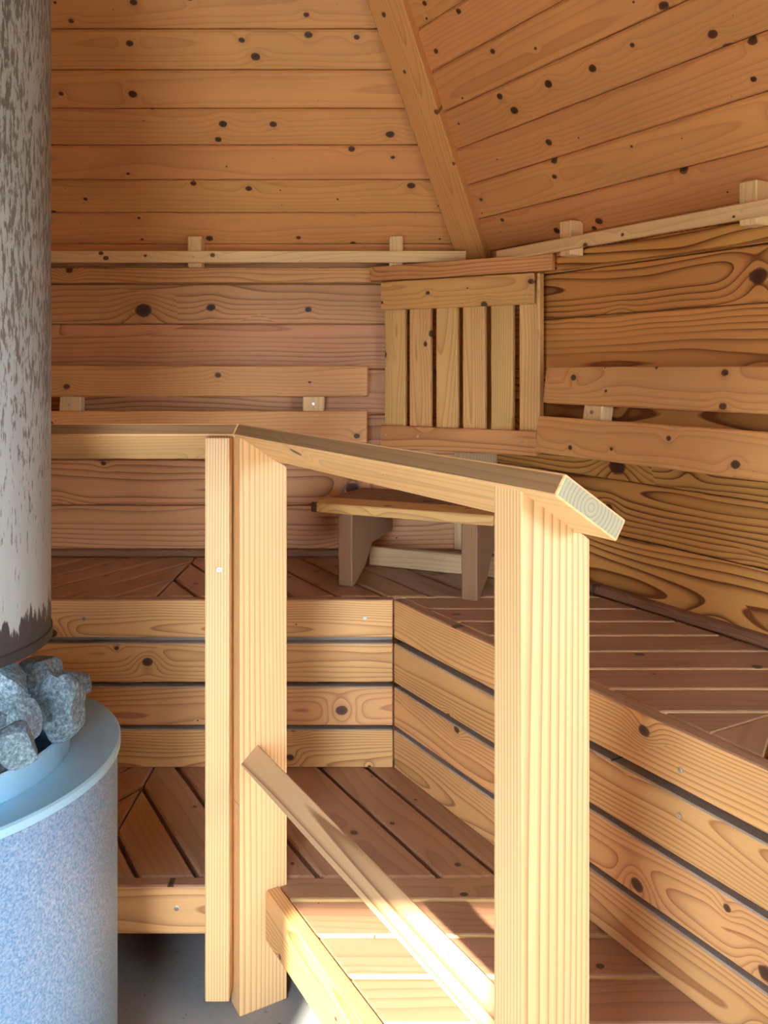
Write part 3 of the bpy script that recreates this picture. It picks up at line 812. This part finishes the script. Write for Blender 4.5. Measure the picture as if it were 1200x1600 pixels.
# mitre plane contains the vertical through the corner and bisects both directions
dl = Vector((-1, 0, 0)); dr = RD
bis = (dl + dr).normalized()                     # points to the inside of the angle
mn = Vector((-bis.y, bis.x, 0))                  # plane normal
def rail_mesh(name, inner0, along, outdir, length, mat, flip=False):
    sec = rail_section(inner0, outdir)
    pts0 = []
    for p in sec:                                # slide each corner along the rail to the mitre plane
        s = -((p - corner).dot(mn)) / along.dot(mn)
        pts0.append(p + along * s)
    pts1 = [p + along * length for p in sec]
    # local frame so the grain follows the board
    w = (sec[1] - sec[0]).normalized()
    mw = frame((sum(pts0, Vector()) / 4 + sum(pts1, Vector()) / 4) / 2, along, w)
    inv = mw.inverted()
    bm = bmesh.new()
    a = [bm.verts.new(inv @ p) for p in pts0]; b = [bm.verts.new(inv @ p) for p in pts1]
    bm.faces.new(a); bm.faces.new(b[::-1]).material_index = 1
    for i in range(4):
        j = (i + 1) % 4; f = bm.faces.new((a[i], b[i], b[j], a[j]))
        if i == 3: f.material_index = 2  # inner edge face takes the shade-darkened wood
    bmesh.ops.recalc_face_normals(bm, faces=bm.faces)
    bmesh.ops.bevel(bm, geom=list(bm.edges), offset=0.0025, segments=2, profile=0.6, affect='EDGES')
    me = bpy.data.meshes.new(name); bm.to_mesh(me); bm.free(); me.materials.append(mat); me.materials.append(M['end_grain']); me.materials.append(M['rail_edge_shade'])
    return link(bpy.data.objects.new(name, me), rl, mw)
yend = X0P * F_PX / (874 + 179.4)
Lr = (on_x0(X0P - 0.004, yend) - on_x0(X0P - 0.004, IY)).length
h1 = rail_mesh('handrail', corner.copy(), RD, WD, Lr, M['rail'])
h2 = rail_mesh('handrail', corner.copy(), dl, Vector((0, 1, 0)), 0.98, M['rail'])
# middle rail, a batten turned to lie on its corner between the posts
pA = Vector((0.588, 0, -0.750)); pB = Vector((0.617, 0, -0.724))
mid = Vector(((pA.x + pB.x) / 2, 0, (pA.z + pB.z) / 2)); wv = (pB - pA)
across = Vector((S3, 0.5, 0))
base = across * mid.x + Vector((0, 0, zc(mid.z)))
wdir = across * wv.x + Vector((0, 0, wv.z)); nrm = Vector((0, 0, 1)) * abs(wv.x) + across * -wv.z
def on_p(v, y_along): return v + (-RD) * y_along
sP1 = (-RD).dot(P1); sP2 = (-RD).dot(P2)
nrm = wdir.normalized().cross(RD); nrm = nrm if nrm.z > 0 else -nrm
a = base - nrm * 0.013 + (-RD) * (sP1 - 0.0005); b = base - nrm * 0.013 + (-RD) * (sP2 + 0.0485)
plank('middle_rail', a, b, wdir, 0.046, 0.025, M['mid'], rl, 0.0025, 2)
# front board of the lower right bench, fixed to the corner post
fa = on_x0(XL, 0) + WD * FT / 2
f0 = fa + (-RD) * (sP1 - 0.001 - (-RD).dot(fa)); f1 = fa + (-RD) * (sP2 + 0.049 - (-RD).dot(fa))
plank('front_slat', (f0.x, f0.y, Z_LB - 0.046), (f1.x, f1.y, Z_LB - 0.046), (0, 0, 1), 0.098, FT, M['fascia'], lr, 0.003)
screw(((342 - CX) * YT / F_PX, YT, zc((CY - 890) * YT / F_PX)), (0, -1, 0), thin_post, 0.006)

# ------------------------------------------------------------------ corner stool on the upper bench
A0 = Vector((-0.0943, 2.315, 0)); B0 = Vector((0.2248, 2.168, 0))
SDv = (B0 - A0).normalized(); SNv = Vector((-SDv.y, SDv.x, 0))       # SNv towards the corner
st = thing('corner_stool', ((A0.x + B0.x) / 2, (A0.y + B0.y) / 2, Z_UB), 'low dark wooden stool standing on the bench in the corner', 'stool')
HL = 0.196
prof = [(0.0, 0.0), (0.02, 0.0), (0.085, 0.04), (0.125, 0.10), (0.27, 0.105), (0.27, HL), (0.0, HL)]
for P in (A0 + SDv * -0.012, B0 + SDv * -0.012):
    # local x = height, local y = depth, thickness along the stool
    mwl = frame((P.x, P.y, Z_UB + 0.0005), (0, 0, 1), SNv)
    sgn = 1 if (Vector((0, 0, 1)).cross(SNv)).dot(SDv) > 0 else -1
    prism('leg', [(z, y) for (y, z) in prof], 0.042, mwl, M['stool'], st, 0.003)
zs = Z_UB + HL + 0.0005
def sp(s, d, z): p = A0 + SDv * s + SNv * d; return Vector((p.x, p.y, z))
Ls = (B0 - A0).length
s0, s1 = -0.105, Ls + 0.058
for k, (d0, d1) in enumerate(((-0.022, 0.083), (0.088, 0.193), (0.198, 0.300))):
    plank('seat_board', sp(s0, (d0 + d1) / 2, zs + 0.0135), sp(s1 - (0.03 if k == 2 else 0), (d0 + d1) / 2, zs + 0.0135), SNv, d1 - d0, 0.026, M['stool'] if k else M['slat'], st, 0.0025)
plank('stretcher', sp(-0.06, 0.258, Z_UB + 0.030), sp(Ls + 0.02, 0.258, Z_UB + 0.030), (0, 0, 1), 0.056, 0.022, M['grey_wood'], st, 0.003)

# ------------------------------------------------------------------ stove, mantle and stones
SC = Vector((-0.738, 1.338, 0))
ZS = zc(-0.600)
def lathe(name, prof, seg, mat, parent, mw, smooth=True, close=False):
    vs, fs = [], []
    for (r, z) in prof:
        for i in range(seg):
            a = 2 * math.pi * i / seg; vs.append((r * math.cos(a), r * math.sin(a), z))
    n = len(prof)
    for k in range(n - 1 + (1 if close else 0)):
        for i in range(seg):
            j = (i + 1) % seg; k2 = (k + 1) % n
            fs.append((k * seg + i, k * seg + j, k2 * seg + j, k2 * seg + i))
    o = mesh_obj(name, vs, fs, mat, parent, mw)
    me = o.data
    bm = bmesh.new(); bm.from_mesh(me); bmesh.ops.recalc_face_normals(bm, faces=bm.faces)
    for e in bm.edges:
        if len(e.link_faces) == 2 and e.calc_face_angle(0) > math.radians(30): e.smooth = False
    for f in bm.faces: f.smooth = True
    bm.to_mesh(me); bm.free()
    return o
sv = thing('sauna_stove', (SC.x, SC.y, 0), 'round steel sauna stove topped with stones', 'stove')
mws = Matrix.Translation((SC.x, SC.y, 0))
RO, RI = 0.315, 0.238
lathe('body', [(RO - 0.006, 0.02), (RO - 0.004, 0.024), (RO - 0.004, ZS - 0.018), (RO - 0.008, ZS - 0.014), (RO - 0.03, ZS - 0.014), (RO - 0.03, 0.02)], 96, M['stove'], sv, mws, close=True)
lathe('rim', [(RI + 0.001, ZS - 0.012), (RO - 0.002, ZS - 0.016), (RO + 0.001, ZS - 0.014), (RO + 0.001, ZS - 0.003), (RO - 0.002, ZS), (RI + 0.001, ZS - 0.008)], 96, M['rim'], sv, mws, close=True)
lathe('collar', [(RI, ZS - 0.14), (RI, ZS + 0.030), (RI - 0.002, ZS + 0.032), (RI - 0.004, ZS + 0.030), (RI - 0.004, ZS - 0.14)], 96, M['rim'], sv, mws, close=True)
lathe('grate', [(0.003, ZS - 0.10), (RI - 0.005, ZS - 0.10), (RI - 0.005, ZS - 0.115), (0.003, ZS - 0.115)], 48, M['dark_wood'], sv, mws, close=True)
lathe('plinth', [(0.27, 0.0), (0.27, 0.03), (0.02, 0.03), (0.02, 0.0)], 64, M['dark_wood'], sv, mws, close=True)

HC = Vector((-0.735, 1.32, 0)); HR = 0.2114; ZH = zc(-0.422)
hd = thing('flue_mantle', (HC.x, HC.y, ZH), 'wide grey flue pipe with peeling paint and sooty lower end', 'flue pipe')
mwh = Matrix.Translation((HC.x, HC.y, ZH))
lathe('pipe', [(HR - 0.005, 0.0), (HR, 0.001), (HR, 2.6), (HR - 0.005, 2.6)], 128, M['hood'], hd, mwh, close=True)
lathe('lower_lip', [(HR + 0.0005, 0.0), (HR + 0.0025, -0.002), (HR + 0.0025, 0.012), (HR + 0.0005, 0.014)], 128, plain("sooty_steel", (0.035, 0.032, 0.034), 0.5, 0.3), hd, mwh, close=True)

def stone(pos, r, seed, label, sc=(1.2, 1.0, 0.8)):
    rnd = random.Random(seed)
    bm = bmesh.new(); bmesh.ops.create_icosphere(bm, subdivisions=3, radius=1.0)
    planes = []
    for _ in range(9):
        v = Vector((rnd.gauss(0, 1), rnd.gauss(0, 1), rnd.gauss(0, 1))).normalized(); planes.append((v, rnd.uniform(0.52, 0.85)))
    off = Vector((rnd.uniform(0, 50), rnd.uniform(0, 50), rnd.uniform(0, 50)))
    for v in bm.verts:
        p = v.co.copy()
        for (nv, dd) in planes:
            q = p.dot(nv)
            if q > dd: p -= nv * (q - dd) * 0.92
        p *= 1 + 0.09 * noise.noise(p * 2.2 + off) + 0.035 * noise.noise(p * 7 + off)
        v.co = Vector((p.x * sc[0], p.y * sc[1], p.z * sc[2])) * r
    me = bpy.data.meshes.new('sauna_stone'); bm.to_mesh(me); bm.free(); me.materials.append(M['stone'])
    o = bpy.data.objects.new('sauna_stone', me)
    e = Matrix.Rotation(rnd.uniform(0, 6.28), 4, 'Z') @ Matrix.Rotation(rnd.uniform(-0.6, 0.6), 4, 'X')
    link(o, None, Matrix.Translation(pos) @ e)
    return tag(o, label, 'stone', 'stones on the stove')
def px3(px, py, y): return Vector(((px - CX) * y / F_PX, y, zc((CY - py) * y / F_PX)))
vis = [(91, 1103, 1.32, 0.050, 'large pale grey stone resting against the collar of the stove', (0.85, 0.8, 1.12), 3),
       (62, 1050, 1.44, 0.047, 'blue-grey stone at the back of the stove under the flue', (1.1, 0.9, 0.75), 5),
       (2, 1074, 1.30, 0.046, 'big shaded stone cut off by the picture edge under the flue', (0.9, 0.9, 1.05), 7),
       (37, 1124, 1.24, 0.033, 'dark grey stone wedged between the pale stones', (0.8, 0.8, 1.15), 11),
       (22, 1165, 1.135, 0.037, 'pale angular stone at the front edge of the stove', (1.0, 0.8, 0.85), 13),
       (114, 1068, 1.43, 0.031, 'small dark stone behind the large pale stone', (1.2, 0.9, 0.7), 17)]
for (px, py, y, r, lab, sc, sd) in vis: stone(px3(px, py, y), r, sd, lab, sc)
# the rest of the heap, lower in the stove and hidden by the stones in front and the flue
taken = [px3(px, py, y) for (px, py, y, *_r) in vis]
k = 0
for j in range(-3, 4):
    for i in range(-3, 4):
        p = Vector((SC.x + (i + 0.5 * (j % 2)) * 0.088, SC.y + j * 0.077, ZS - 0.050))
        if (p - Vector((SC.x, SC.y, p.z))).length > RI - 0.050: continue
        if any((p - q).length < 0.072 for q in taken): continue
        k += 1
        stone(p, 0.049, 40 + k, 'grey stone lying lower in the stove heap behind the stones at the collar', (0.9, 0.9, 0.95))
placed = list(taken)
for q in taken:
    d = Vector((SC.x - q.x, SC.y - q.y, 0)) * 0.35
    p = Vector((q.x + d.x, q.y + d.y, ZS + 0.005))
    if any((p - o).length < 0.06 for o in placed): continue
    placed.append(p); k += 1
    stone(p, 0.042, 40 + k, 'grey stone lying lower in the stove heap behind the stones at the collar', (0.9, 0.9, 0.9))
